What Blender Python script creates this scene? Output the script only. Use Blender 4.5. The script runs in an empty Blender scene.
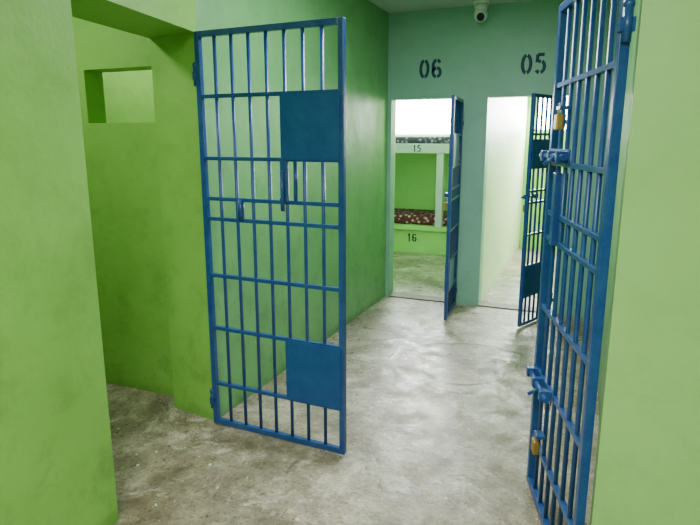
import bpy, bmesh, math, random
from mathutils import Vector, Matrix
random.seed(3)
sc = bpy.context.scene
H = 2.87

# ---------------------------------------------------------------- materials
def srgb(r, g, b):
    f = lambda c: (c/12.92 if c <= 0.04045 else ((c+0.055)/1.055)**2.4)
    return (f(r/255), f(g/255), f(b/255), 1)

def base_mat(name):
    m = bpy.data.materials.new(name); m.use_nodes = True
    nt = m.node_tree
    return m, nt, nt.nodes, nt.links, nt.nodes['Principled BSDF']

def paint(name, c1, c2, rough=0.5, bump=0.15, scale=1.6, bscale=60, darken=0.0):
    m, nt, N, L, P = base_mat(name)
    tc = N.new('ShaderNodeTexCoord')
    n1 = N.new('ShaderNodeTexNoise'); n1.inputs['Scale'].default_value = scale
    n1.inputs['Detail'].default_value = 6; n1.inputs['Roughness'].default_value = 0.65
    L.new(tc.outputs['Object'], n1.inputs['Vector'])
    r = N.new('ShaderNodeValToRGB')
    r.color_ramp.elements[0].position = 0.35; r.color_ramp.elements[0].color = c1
    r.color_ramp.elements[1].position = 0.65; r.color_ramp.elements[1].color = c2
    L.new(n1.outputs['Fac'], r.inputs['Fac'])
    col = r.outputs['Color']
    if darken > 0:  # darker blotches, stronger lower down, plus a darker band at the foot
        n4 = N.new('ShaderNodeTexNoise'); n4.inputs['Scale'].default_value = 4.5
        n4.inputs['Detail'].default_value = 10; n4.inputs['Roughness'].default_value = 0.75
        L.new(tc.outputs['Object'], n4.inputs['Vector'])
        r4 = N.new('ShaderNodeMapRange'); r4.inputs['From Min'].default_value = 0.50; r4.inputs['From Max'].default_value = 0.64
        L.new(n4.outputs['Fac'], r4.inputs['Value'])
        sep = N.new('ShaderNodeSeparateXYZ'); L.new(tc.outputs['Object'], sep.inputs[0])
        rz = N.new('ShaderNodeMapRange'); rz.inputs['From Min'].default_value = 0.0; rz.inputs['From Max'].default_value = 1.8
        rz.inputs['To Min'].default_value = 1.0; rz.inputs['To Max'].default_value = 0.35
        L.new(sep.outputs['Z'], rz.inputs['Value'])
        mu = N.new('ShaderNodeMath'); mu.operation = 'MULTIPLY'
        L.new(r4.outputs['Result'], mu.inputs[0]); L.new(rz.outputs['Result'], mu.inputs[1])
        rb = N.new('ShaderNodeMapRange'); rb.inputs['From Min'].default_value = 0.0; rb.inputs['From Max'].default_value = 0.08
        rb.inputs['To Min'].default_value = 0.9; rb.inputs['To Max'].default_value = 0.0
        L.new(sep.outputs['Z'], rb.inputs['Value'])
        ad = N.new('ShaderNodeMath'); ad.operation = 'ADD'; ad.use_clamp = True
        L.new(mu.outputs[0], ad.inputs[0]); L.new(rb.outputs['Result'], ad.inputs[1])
        sc2 = N.new('ShaderNodeMath'); sc2.operation = 'MULTIPLY'; sc2.inputs[1].default_value = darken
        L.new(ad.outputs[0], sc2.inputs[0])
        mx = N.new('ShaderNodeMix'); mx.data_type = 'RGBA'
        L.new(sc2.outputs[0], mx.inputs['Factor']); L.new(col, mx.inputs['A'])
        mx.inputs['B'].default_value = (c1[0]*0.45, c1[1]*0.42, c1[2]*0.5, 1)
        col = mx.outputs['Result']
    L.new(col, P.inputs['Base Color'])
    n2 = N.new('ShaderNodeTexNoise'); n2.inputs['Scale'].default_value = bscale
    n2.inputs['Detail'].default_value = 4
    L.new(tc.outputs['Object'], n2.inputs['Vector'])
    n3 = N.new('ShaderNodeTexNoise'); n3.inputs['Scale'].default_value = 5
    n3.inputs['Detail'].default_value = 3
    L.new(tc.outputs['Object'], n3.inputs['Vector'])
    b1 = N.new('ShaderNodeBump'); b1.inputs['Strength'].default_value = bump; b1.inputs['Distance'].default_value = 0.004
    L.new(n2.outputs['Fac'], b1.inputs['Height'])
    b2 = N.new('ShaderNodeBump'); b2.inputs['Strength'].default_value = bump*1.6; b2.inputs['Distance'].default_value = 0.03
    L.new(n3.outputs['Fac'], b2.inputs['Height']); L.new(b1.outputs['Normal'], b2.inputs['Normal'])
    L.new(b2.outputs['Normal'], P.inputs['Normal'])
    P.inputs['Roughness'].default_value = rough
    return m

def plain(name, c, rough=0.5, metal=0.0):
    m, nt, N, L, P = base_mat(name)
    tc = N.new('ShaderNodeTexCoord')
    n = N.new('ShaderNodeTexNoise'); n.inputs['Scale'].default_value = 30
    L.new(tc.outputs['Object'], n.inputs['Vector'])
    mr = N.new('ShaderNodeMapRange'); mr.inputs['To Min'].default_value = rough*0.8; mr.inputs['To Max'].default_value = min(1, rough*1.2)
    L.new(n.outputs['Fac'], mr.inputs['Value']); L.new(mr.outputs['Result'], P.inputs['Roughness'])
    P.inputs['Base Color'].default_value = c; P.inputs['Metallic'].default_value = metal
    return m

def enamel(name, c, worn, rough):
    m = plain(name, c, rough); nt = m.node_tree; N = nt.nodes; L = nt.links; P = N['Principled BSDF']
    tc = N.new('ShaderNodeTexCoord')
    n = N.new('ShaderNodeTexNoise'); n.inputs['Scale'].default_value = 9; n.inputs['Detail'].default_value = 9; n.inputs['Roughness'].default_value = 0.75
    L.new(tc.outputs['Object'], n.inputs['Vector'])
    r = N.new('ShaderNodeValToRGB'); e = r.color_ramp.elements
    e[0].position = 0.4; e[0].color = c; e[1].position = 0.72; e[1].color = worn
    L.new(n.outputs['Fac'], r.inputs['Fac']); L.new(r.outputs['Color'], P.inputs['Base Color'])
    return m

def emit(name, c, s):
    m, nt, N, L, P = base_mat(name)
    P.inputs['Base Color'].default_value = c
    P.inputs['Emission Color'].default_value = c
    P.inputs['Emission Strength'].default_value = s
    return m

M_lime  = paint('lime_green_wall_paint', srgb(120,178,74), srgb(133,191,87), darken=0.45)
M_green = paint('corridor_green_wall_paint', srgb(102,162,100), srgb(114,175,110), rough=0.40, darken=0.48)
M_pale  = paint('pale_green_wall_paint', srgb(142,194,110), srgb(149,201,118), bump=0.1, darken=0.22)
M_teal  = paint('cool_lit_green_wall_paint', srgb(132,184,160), srgb(142,193,170), darken=0.28)  # green far wall, teal cast of the lighting mixed into its colour
M_cell  = paint('cell_green_wall_paint', srgb(152,204,105), srgb(160,210,116), darken=0.1)
M_cream = paint('cream_wall_paint', srgb(206,220,178), srgb(214,226,188), darken=0.2)
M_ceil  = paint('ceiling_white_paint', srgb(190,205,198), srgb(200,212,205), bump=0.05)
M_blue  = enamel('blue_gate_enamel', srgb(24,64,128), srgb(52,90,144), 0.32)
M_plate = enamel('blue_plate_enamel', srgb(20,68,134), srgb(38,86,144), 0.42)
M_num   = plain('navy_number_paint', srgb(22,62,84), 0.6)
M_black = plain('black_number_paint', srgb(25,30,30), 0.6)
M_brass = plain('brass', srgb(176,142,66), 0.42, 0.7)
M_steel = plain('steel', srgb(170,175,180), 0.3, 0.9)
M_white = plain('white_plastic', srgb(225,230,230), 0.35)
M_dark  = plain('dark_glass', srgb(15,20,28), 0.08)
M_slab  = paint('grey_slab_paint', srgb(180,190,190), srgb(192,200,198), bump=0.05)
M_sky   = emit('bright_window_glow', (1,1,1,1), 26)
M_lamp  = emit('lamp_diffuser', (1,1,0.97,1), 6)

def floor_mat():
    m, nt, N, L, P = base_mat('worn_concrete')
    tc = N.new('ShaderNodeTexCoord')
    def noise(s, d=6, ro=0.6, dist=0, off=(0,0,0)):
        mp = N.new('ShaderNodeVectorMath'); mp.operation = 'ADD'; mp.inputs[1].default_value = off
        L.new(tc.outputs['Object'], mp.inputs[0])
        n = N.new('ShaderNodeTexNoise'); n.inputs['Scale'].default_value = s
        n.inputs['Detail'].default_value = d; n.inputs['Roughness'].default_value = ro
        n.inputs['Distortion'].default_value = dist
        L.new(mp.outputs[0], n.inputs['Vector']); return n
    def ramp(src, p0, c0, p1, c1):
        r = N.new('ShaderNodeValToRGB'); e = r.color_ramp.elements
        e[0].position = p0; e[0].color = c0; e[1].position = p1; e[1].color = c1
        L.new(src.outputs['Fac'], r.inputs['Fac']); return r
    def mul(x, y, f=1):
        mx = N.new('ShaderNodeMix'); mx.data_type = 'RGBA'; mx.blend_type = 'MULTIPLY'
        mx.inputs['Factor'].default_value = f
        L.new(x, mx.inputs['A']); L.new(y, mx.inputs['B']); return mx.outputs['Result']
    def over(col, fac, amt, c):
        mx = N.new('ShaderNodeMix'); mx.data_type = 'RGBA'
        q = N.new('ShaderNodeMath'); q.operation = 'MULTIPLY'; q.inputs[1].default_value = amt
        L.new(fac, q.inputs[0]); L.new(q.outputs[0], mx.inputs['Factor'])
        L.new(col, mx.inputs['A']); mx.inputs['B'].default_value = c
        return mx.outputs['Result']
    W1 = (1,1,1,1); K = (0,0,0,1)
    a = ramp(noise(1.1, 12, 0.72, 0.3), 0.40, srgb(126,116,96), 0.60, srgb(188,179,158))
    b = ramp(noise(6, 12, 0.80), 0.42, (0.50,0.48,0.44,1), 0.56, W1)
    c = ramp(noise(45, 6, 0.8), 0.41, (0.38,0.36,0.32,1), 0.49, W1)
    col = mul(mul(a.outputs['Color'], b.outputs['Color'], 0.7), c.outputs['Color'], 0.65)
    # pale worn scuffs
    s = ramp(noise(2.4, 15, 0.84, 0.5, (7,3,0)), 0.53, K, 0.59, W1)
    col = over(col, s.outputs['Color'], 0.6, srgb(214,209,194))
    # broad dark stains
    d = ramp(noise(1.5, 13, 0.76, 0.4, (2,9,0)), 0.41, W1, 0.48, K)
    col = over(col, d.outputs['Color'], 0.55, srgb(92,83,66))
    d2 = ramp(noise(4.2, 9, 0.7, 0.8, (5,1,0)), 0.34, W1, 0.38, K)
    col = over(col, d2.outputs['Color'], 0.6, srgb(78,72,58))
    # specks
    e = ramp(noise(20, 3, 0.7), 0.31, W1, 0.35, K)
    col = over(col, e.outputs['Color'], 0.8, srgb(60,54,44))
    w_ = ramp(noise(26, 3, 0.7), 0.65, K, 0.69, W1)
    col = over(col, w_.outputs['Color'], 0.75, srgb(232,229,220))
    # dried puddle outline in the corridor
    mp = N.new('ShaderNodeVectorMath'); mp.operation = 'DISTANCE'; mp.inputs[1].default_value = (-0.80,4.2,0)
    wob = N.new('ShaderNodeTexNoise'); wob.inputs['Scale'].default_value = 1.7; wob.inputs['Detail'].default_value = 4
    L.new(tc.outputs['Object'], wob.inputs['Vector'])
    L.new(tc.outputs['Object'], mp.inputs[0])
    sm = N.new('ShaderNodeMath'); sm.operation = 'MULTIPLY_ADD'; sm.inputs[1].default_value = 0.5
    L.new(wob.outputs['Fac'], sm.inputs[0]); L.new(mp.outputs['Value'], sm.inputs[2])
    cmpn = N.new('ShaderNodeMath'); cmpn.operation = 'COMPARE'; cmpn.inputs[1].default_value = 0.68; cmpn.inputs[2].default_value = 0.018
    L.new(sm.outputs[0], cmpn.inputs[0])
    col = over(col, cmpn.outputs[0], 0.8, srgb(74,68,56))
    L.new(col, P.inputs['Base Color'])
    mr = N.new('ShaderNodeMapRange'); mr.inputs['From Min'].default_value = 0.42; mr.inputs['From Max'].default_value = 0.58
    mr.inputs['To Min'].default_value = 0.24; mr.inputs['To Max'].default_value = 0.60
    L.new(noise(5, 12, 0.8).outputs['Fac'], mr.inputs['Value']); L.new(mr.outputs['Result'], P.inputs['Roughness'])
    bp = N.new('ShaderNodeBump'); bp.inputs['Strength'].default_value = 0.35; bp.inputs['Distance'].default_value = 0.01
    L.new(noise(20, 9, 0.7).outputs['Fac'], bp.inputs['Height']); L.new(bp.outputs['Normal'], P.inputs['Normal'])
    return m
M_floor = floor_mat()

def fabric(name, cA, cB, cC, sc_=16):
    m, nt, N, L, P = base_mat(name)
    tc = N.new('ShaderNodeTexCoord')
    v = N.new('ShaderNodeTexVoronoi'); v.inputs['Scale'].default_value = sc_
    L.new(tc.outputs['Object'], v.inputs['Vector'])
    r = N.new('ShaderNodeValToRGB'); e = r.color_ramp.elements
    e[0].position = 0.22; e[0].color = cC; e[1].position = 0.52; e[1].color = cA
    x = e.new(0.36); x.color = cB
    L.new(v.outputs['Distance'], r.inputs['Fac']); L.new(r.outputs['Color'], P.inputs['Base Color'])
    P.inputs['Roughness'].default_value = 0.9
    return m
M_flor = fabric('floral_maroon_fabric', srgb(92,30,44), srgb(132,64,76), srgb(206,176,178))
M_dkfab = fabric('dark_blue_fabric', srgb(60,52,74), srgb(86,80,104), srgb(140,130,146))

# ---------------------------------------------------------------- builder
class B:
    def __init__(s, name, mats):
        s.name = name; s.mats = mats; s.bm = bmesh.new(); s.M = Matrix.Identity(4)
    def _fin(s, verts, mi, smooth=False):
        fs = set()
        for v in verts:
            v.co = s.M @ v.co
            for f in v.link_faces: fs.add(f)
        for f in fs:
            f.material_index = mi; f.smooth = smooth
    def box(s, x0, x1, y0, y1, z0, z1, mi=0, bev=0):
        r = bmesh.ops.create_cube(s.bm, size=1)
        for v in r['verts']:
            v.co = Vector(((x0+x1)/2+v.co.x*(x1-x0), (y0+y1)/2+v.co.y*(y1-y0), (z0+z1)/2+v.co.z*(z1-z0)))
        vs = r['verts']
        if bev > 0:
            es = list({e for v in vs for e in v.link_edges})
            rr = bmesh.ops.bevel(s.bm, geom=es, offset=bev, segments=2, affect='EDGES', profile=0.5)
            vs = list({v for f in rr['faces'] for v in f.verts} | {v for v in vs if v.is_valid})
        s._fin(vs, mi)
    def prism(s, pts, z0, z1, mi=0):
        lo = [s.bm.verts.new((x, y, z0)) for x, y in pts]
        hi = [s.bm.verts.new((x, y, z1)) for x, y in pts]
        n = len(pts)
        s.bm.faces.new(lo[::-1]); s.bm.faces.new(hi)
        for i in range(n):
            s.bm.faces.new((lo[i], lo[(i+1) % n], hi[(i+1) % n], hi[i]))
        s._fin(lo+hi, mi)
    def cyl(s, p0, p1, r, mi=0, seg=14, r2=None):
        p0 = Vector(p0); p1 = Vector(p1); d = p1-p0
        q = d.to_track_quat('Z', 'Y').to_matrix().to_4x4()
        mat = Matrix.Translation((p0+p1)/2) @ q
        g = bmesh.ops.create_cone(s.bm, cap_ends=True, segments=seg, radius1=r, radius2=r if r2 is None else r2, depth=d.length, matrix=mat)
        s._fin(g['verts'], mi)
        for v in g['verts']:
            for f in v.link_faces:
                if len(f.verts) == 4: f.smooth = True
    def sph(s, c, r, mi=0, sz=1):
        g = bmesh.ops.create_uvsphere(s.bm, u_segments=20, v_segments=12, radius=r, matrix=Matrix.Translation(c) @ Matrix.Diagonal((1,1,sz,1)))
        s._fin(g['verts'], mi, True)
    def arc(s, c, R, r, mi=0, n=10, a0=0, a1=math.pi):
        c = Vector(c); pr = None
        for i in range(n+1):
            a = a0+(a1-a0)*i/n
            p = c+Vector((R*math.cos(a), 0, R*math.sin(a)))
            if pr is not None: s.cyl(pr, p, r, mi, 8)
            pr = p
    def done(s):
        bmesh.ops.recalc_face_normals(s.bm, faces=s.bm.faces[:])
        me = bpy.data.meshes.new(s.name); s.bm.to_mesh(me); s.bm.free()
        for m in s.mats: me.materials.append(m)
        o = bpy.data.objects.new(s.name, me); sc.collection.objects.link(o)
        return o

def wall_x(name, mat, y0, y1, x0, x1, holes, z1=H):
    b = B(name, [mat]); xs = x0
    for xa, xb, za, zb in sorted(holes):
        b.box(xs, xa, y0, y1, 0, z1)
        if za > 0: b.box(xa, xb, y0, y1, 0, za)
        if zb < z1: b.box(xa, xb, y0, y1, zb, z1)
        xs = xb
    b.box(xs, x1, y0, y1, 0, z1)
    return b.done()

# ---------------------------------------------------------------- shell
b = B('floor', [M_floor]); b.box(-4.1, 3.3, -3.2, 9.5, -0.1, 0); b.done()
b = B('ceiling', [M_ceil]); b.box(-4.1, 3.3, -3.2, 9.5, H, H+0.1); b.done()

b = B('wall_left', [M_lime, M_green])
b.prism([(-1.82,1.715),(-2.19,1.715),(-2.19,-3.0),(-1.82,-3.0)], 0, H, 0)
b.prism([(-1.82,1.715),(-1.97,2.66),(-2.32,2.71),(-2.19,1.715)], 2.2, H, 0)
b.prism([(-1.97,2.66),(-1.97,5.75),(-2.32,5.75),(-2.32,2.71)], 0, H, 0)
wl = b.done()
for p in wl.data.polygons:
    if p.normal.x > 0.9 and p.center.y > 3: p.material_index = 1
wall_x('wall_alcove_back', M_lime, 2.84, 2.99, -3.8, -2.32, [(-2.96,-2.42,1.755,2.075)])
b = B('wall_alcove_left', [M_lime]); b.box(-3.95,-3.8,0.6,9.35,0,H); b.done()
b = B('wall_alcove_front', [M_lime]); b.box(-3.8,-2.19,0.6,0.75,0,H); b.done()
wall_far = wall_x('wall_far', M_teal, 5.75, 5.9, -3.8, 1.5, [(-1.93,-1.25,0,2.05),(-0.97,-0.25,0,2.05)])
b = B('wall_right', [M_green]); b.box(0.15,0.30,2.05,5.75,0,H); b.done()
b = B('wall_entry_right', [M_pale]); b.box(0.09,3.0,1.9,2.05,0,H); b.done()
b = B('wall_entry_side', [M_pale]); b.box(3.0,3.15,-3.0,2.05,0,H); b.done()
b = B('wall_entry_back', [M_pale]); b.box(-2.19,3.15,-3.15,-3.0,0,H); b.done()
# cells
b = B('wall_cell_partition', [M_cream, M_cell])
b.box(-1.04,-0.97,5.9,9.2,0,H,0); b.box(-1.11,-1.04,5.9,9.2,0,H,1); b.done()
b = B('wall_cell_right', [M_cell]); b.box(1.3,1.45,5.9,9.2,0,H); b.done()
wall_x('wall_cell_back', M_cell, 9.2, 9.35, -3.8, 1.45, [(-3.3,-1.45,1.72,2.45),(-0.86,0.5,1.78,2.5)])
for i,(xa,xb,za,zb) in enumerate([(-3.3,-1.45,1.72,2.45),(-0.86,0.5,1.78,2.5)]):
    b = B('window_%d'%(i+1), [M_sky, M_slab])
    b.box(xa,xb,9.30,9.32,za,zb,0)
    for x in (xa,xb-0.03): b.box(x,x+0.03,9.24,9.29,za,zb,1)
    b.box(xa,xb,9.24,9.29,za,za+0.03,1); b.box(xa,xb,9.24,9.29,zb-0.03,zb,1)
    b.done()
b = B('trim_threshold', [plain('threshold_concrete', srgb(104,96,82), 0.6)])
b.box(-1.93,-1.25,5.74,5.9,0,0.012); b.box(-0.97,-0.25,5.74,5.9,0,0.012); b.done()

# ---------------------------------------------------------------- stencilled numbers
def ell(cx, cz, rx, rz, a0, a1, n=18):
    return [(cx+rx*math.cos(math.radians(a0+(a1-a0)*i/n)), cz+rz*math.sin(math.radians(a0+(a1-a0)*i/n))) for i in range(n+1)]
GLY = {
 '0': [ell(0.27,0.5,0.20,0.43,98,262), ell(0.27,0.5,0.20,0.43,-82,82)],
 '6': [ell(0.27,0.30,0.20,0.23,-80,84), ell(0.27,0.30,0.20,0.23,96,262),
       [(0.07,0.33),(0.075,0.50)]+ell(0.27,0.62,0.20,0.31,172,98), ell(0.27,0.62,0.20,0.31,80,32,8)],
 '5': [[(0.44,0.93),(0.12,0.93)],[(0.115,0.95),(0.10,0.56)], ell(0.25,0.35,0.21,0.26,118,82,6), ell(0.25,0.35,0.21,0.28,66,-80), ell(0.25,0.35,0.21,0.28,-100,-145,8)],
 '1': [[(0.30,1.0),(0.30,0.0)],[(0.30,0.90),(0.14,0.76)]],
}
def number(name, txt, loc, size, mat, w=0.165):
    bm = bmesh.new(); x0 = -(0.68*len(txt)-0.14)/2
    for ch in txt:
        for pl in GLY[ch]:
            pts = [Vector((p[0]+x0, p[1]-0.5)) for p in pl]; n = len(pts); L_ = []; R_ = []
            for i in range(n):
                t = (pts[min(i+1,n-1)]-pts[max(i-1,0)]).normalized(); q = Vector((-t.y, t.x))*w/2
                L_.append(bm.verts.new(((pts[i]+q).x*size, 0, (pts[i]+q).y*size)))
                R_.append(bm.verts.new(((pts[i]-q).x*size, 0, (pts[i]-q).y*size)))
            for i in range(n-1): bm.faces.new((L_[i], L_[i+1], R_[i+1], R_[i]))
        x0 += 0.68
    bmesh.ops.recalc_face_normals(bm, faces=bm.faces[:])
    for f in bm.faces:
        if f.normal.y > 0: f.normal_flip()
    me = bpy.data.meshes.new(name); bm.to_mesh(me); bm.free(); me.materials.append(mat)
    o = bpy.data.objects.new(name, me); sc.collection.objects.link(o); o.location = loc
    return o
for nm, x in (('06',-1.535),('05',-0.575)):
    o = number('painted_number_'+nm, nm, (x,5.7485,2.33), 0.18, M_num); o.parent = wall_far

# ---------------------------------------------------------------- gates
def gate(name, hinge, free, z0, z1, rails, nb, plates, stile=0.017, bar=0.010, extra=None):
    hx, hy = hinge; fx, fy = free
    W = math.hypot(fx-hx, fy-hy); a = math.atan2(fy-hy, fx-hx)
    b = B(name, [M_blue, M_plate, M_brass, M_steel])
    s = stile
    b.box(-s, s, -s, s, z0, z1, 0, 0.003)
    b.box(W-s, W+s, -s, s, z0, z1, 0, 0.003)
    b.box(s, W-s, -s, s, z1-2*s, z1, 0, 0.003)
    b.box(s, W-s, -s, s, z0, z0+2*s, 0, 0.003)
    for z in rails:
        b.box(s, W-s, -0.012, 0.012, z-0.010, z+0.010, 0, 0.002)
    for i in range(1, nb+1):
        x = W*i/(nb+1)
        b.cyl((x,0,z0+s), (x,0,z1-s), bar, 0)
    for xa, xb, za, zb in plates:
        b.box(xa*W, xb*W-s*0.2, -0.020, -0.014, za, zb, 1)
        b.box(xa*W, xb*W-s*0.2, 0.014, 0.020, za, zb, 1)
    if extra: extra(b, W)
    for z in (z0+0.14, z1-0.22):
        b.cyl((-0.024,0,z-0.05), (-0.024,0,z+0.05), 0.014, 0)
        b.sph((-0.024,0,z+0.055), 0.017, 0)
        b.box(-0.03, 0.0, -0.022, 0.022, z-0.02, z+0.02, 0)
    o = b.done()
    o.location = (hx, hy, 0); o.rotation_euler = (0, 0, a)
    return o

def padlock(b, x, y, z, s=1.0):
    b.box(x-0.022*s, x+0.022*s, y-0.011*s, y+0.011*s, z-0.05*s, z, 2, 0.004*s)
    b.arc((x,y,z+0.018*s), 0.014*s, 0.004*s, 3)
    for k in (-1,1): b.cyl((x+k*0.014*s,y,z-0.004), (x+k*0.014*s,y,z+0.018*s), 0.004*s, 3, 8)

RA = [1.875, 1.555, 1.34, 1.23, 0.912, 0.603, 0.265]
def ex_left(b, W):
    x = W*0.625
    b.box(x-0.019, x+0.019, -0.036, -0.012, 1.34, 1.55, 0, 0.004)
    b.cyl((x,-0.046,1.30), (x,-0.046,1.50), 0.011, 0)
    b.cyl((x,-0.02,1.36), (x,-0.06,1.36), 0.009, 0)
    b.cyl((x+0.05,0,1.34), (x+0.05,0,1.555), 0.010, 0)
    b.cyl((W*0.28,-0.004,1.235), (W*0.28,-0.004,1.345), 0.018, 0)
gate('barred_gate', (-1.945,2.635), (-1.118,2.60), 0.010, 2.20, RA, 7,
     [(0.60,1.0,1.555,1.875),(0.60,1.0,0.265,0.603)], stile=0.015, bar=0.0095, extra=ex_left)

def ex_right(b, W):
    for z in (1.585, 0.59):
        b.cyl((W-0.34,0.038,z), (W+0.05,0.038,z), 0.012, 0)
        for x in (W-0.28, W-0.14, W-0.02):
            b.box(x-0.014, x+0.014, 0.012, 0.056, z-0.022, z+0.022, 0, 0.003)
        b.cyl((W-0.21,0.038,z), (W-0.21,0.085,z-0.03), 0.008, 0)
        b.box(W-0.32, W+0.02, 0.010, 0.016, z-0.03, z+0.03, 0)
    padlock(b, W-0.24, 0.045, 1.75, 1.2)
    b.box(W-0.27, W-0.21, 0.01, 0.05, 1.768, 1.780, 0)
    padlock(b, W-0.24, 0.045, 0.36, 1.2)
    b.box(W-0.27, W-0.21, 0.01, 0.05, 0.378, 0.390, 0)
    b.box(W-0.20, W-0.15, -0.02, 0.03, 1.22, 1.52, 0, 0.003)
gate('barred_gate', (0.052,1.985), (-0.165,2.715), 0.010, 2.20, RA, 6, [], stile=0.016, bar=0.0095, extra=ex_right)

RB = [1.70, 1.42, 1.22, 1.12, 0.84, 0.56, 0.28]
def ex_cell(b, W):
    b.cyl((W-0.25,-0.035,1.17), (W+0.03,-0.035,1.17), 0.010, 0)
    for x in (W-0.2, W-0.03): b.box(x-0.012,x+0.012,-0.05,-0.01,1.15,1.19,0,0.002)
    padlock(b, W-0.06, -0.045, 1.10, 1.2)
gate('cell_gate', (-1.205,5.695), (-1.16,5.12), 0.015, 2.03, RB, 6, [(0.45,1.0,1.42,1.70),(0.45,1.0,0.28,0.56)], stile=0.015, extra=ex_cell)
gate('cell_gate', (-0.285,5.69), (-0.50,5.18), 0.015, 2.03, RB, 6, [(0.45,1.0,1.42,1.66),(0.45,1.0,0.28,0.56)], stile=0.015, extra=ex_cell)

# ---------------------------------------------------------------- bunk
e = bpy.data.objects.new('concrete_bunk_bed', None); sc.collection.objects.link(e)
def child(o, nm):
    o.name = nm; o.parent = e; return o
b = B('lower_plinth', [M_cell]); b.box(-3.78,-1.12,8.25,9.19,0,0.35,0); child(b.done(),'lower_plinth')
b = B('lower_slab', [M_cell]); b.box(-3.78,-1.12,8.20,9.19,0.35,0.41,0,0.004); child(b.done(),'lower_slab')
b = B('upper_slab', [M_slab]); b.box(-3.78,-1.12,8.20,9.19,1.47,1.60,0,0.004); child(b.done(),'upper_slab')
b = B('post', [M_slab]); b.box(-2.07,-1.97,8.22,8.32,0.41,1.47,0,0.004); child(b.done(),'post')
def mattress(nm, z, mat, h):
    b = B(nm, [mat]); b.box(-3.70,-1.70,8.34,9.15,z,z+h,0,0.035)
    o = b.done()
    for p in o.data.polygons: p.use_smooth = True
    return child(o, nm)
mattress('lower_mattress', 0.412, M_flor, 0.14)
mattress('upper_mattress', 1.602, M_dkfab, 0.10)
child(number('number_15','15',(-2.36,8.1985,1.535),0.10,M_black,0.17),'number_15')
child(number('number_16','16',(-2.42,8.2485,0.23),0.12,M_black,0.17),'number_16')

# ---------------------------------------------------------------- cctv
b = B('security_camera', [M_white, M_dark])
cx, cy = -1.04, 5.58
b.cyl((cx,cy,H-0.03), (cx,cy,H), 0.075, 0, 24)
b.cyl((cx,cy,H-0.09), (cx,cy,H-0.03), 0.05, 0, 24, 0.065)
b.sph((cx,cy,H-0.12), 0.062, 0)
b.cyl((cx,cy-0.03,H-0.135), (cx+0.012,cy-0.068,H-0.15), 0.034, 1, 20)
b.done()

# ---------------------------------------------------------------- lamps
def lamp(loc, sx, sy, power, col):
    b = B('ceiling_lamp', [M_white, M_lamp])
    x, y = loc
    b.box(x-sx/2-0.02, x+sx/2+0.02, y-sy/2-0.02, y+sy/2+0.02, H-0.035, H, 0)
    b.box(x-sx/2, x+sx/2, y-sy/2, y+sy/2, H-0.045, H-0.036, 1)
    o1 = b.done()
    l = bpy.data.lights.new('light', 'AREA'); l.shape = 'RECTANGLE'
    l.size = sx; l.size_y = sy; l.energy = power; l.color = col
    o = bpy.data.objects.new('light', l); o.location = (x, y, H-0.05); sc.collection.objects.link(o); o.parent = o1
lamp((-0.3,-0.6), 1.2, 0.5, 152, (1,0.98,0.92))
lamp((-0.9,3.2), 0.3, 1.2, 54, (0.90,0.96,1.0))
lamp((-3.0,1.8), 0.3, 0.6, 20, (1,0.98,0.9))
lamp((-3.1,4.3), 0.3, 1.2, 22, (1,1,0.9))
for x, w_, p in ((-2.4,1.8,320),(-0.2,1.3,260)):
    l = bpy.data.lights.new('window_daylight', 'AREA'); l.shape = 'RECTANGLE'
    l.size = w_; l.size_y = 0.65; l.energy = p; l.color = (0.95,0.98,1)
    o = bpy.data.objects.new('window_daylight', l); o.location = (x, 9.19, 2.1)
    o.rotation_euler = (math.radians(-65), 0, 0); sc.collection.objects.link(o)

w = bpy.data.worlds.new('World'); sc.world = w; w.use_nodes = True
w.node_tree.nodes['Background'].inputs[0].default_value = (0.8,0.9,1,1)
w.node_tree.nodes['Background'].inputs[1].default_value = 0.6

# ---------------------------------------------------------------- camera
c = bpy.data.cameras.new('Camera'); c.lens = 29.83; c.sensor_width = 36; c.clip_start = 0.02
co = bpy.data.objects.new('Camera', c); co.location = (0,0,1.65)
co.rotation_euler = (math.radians(78.1), 0, math.radians(22.5)); sc.collection.objects.link(co)
sc.camera = co
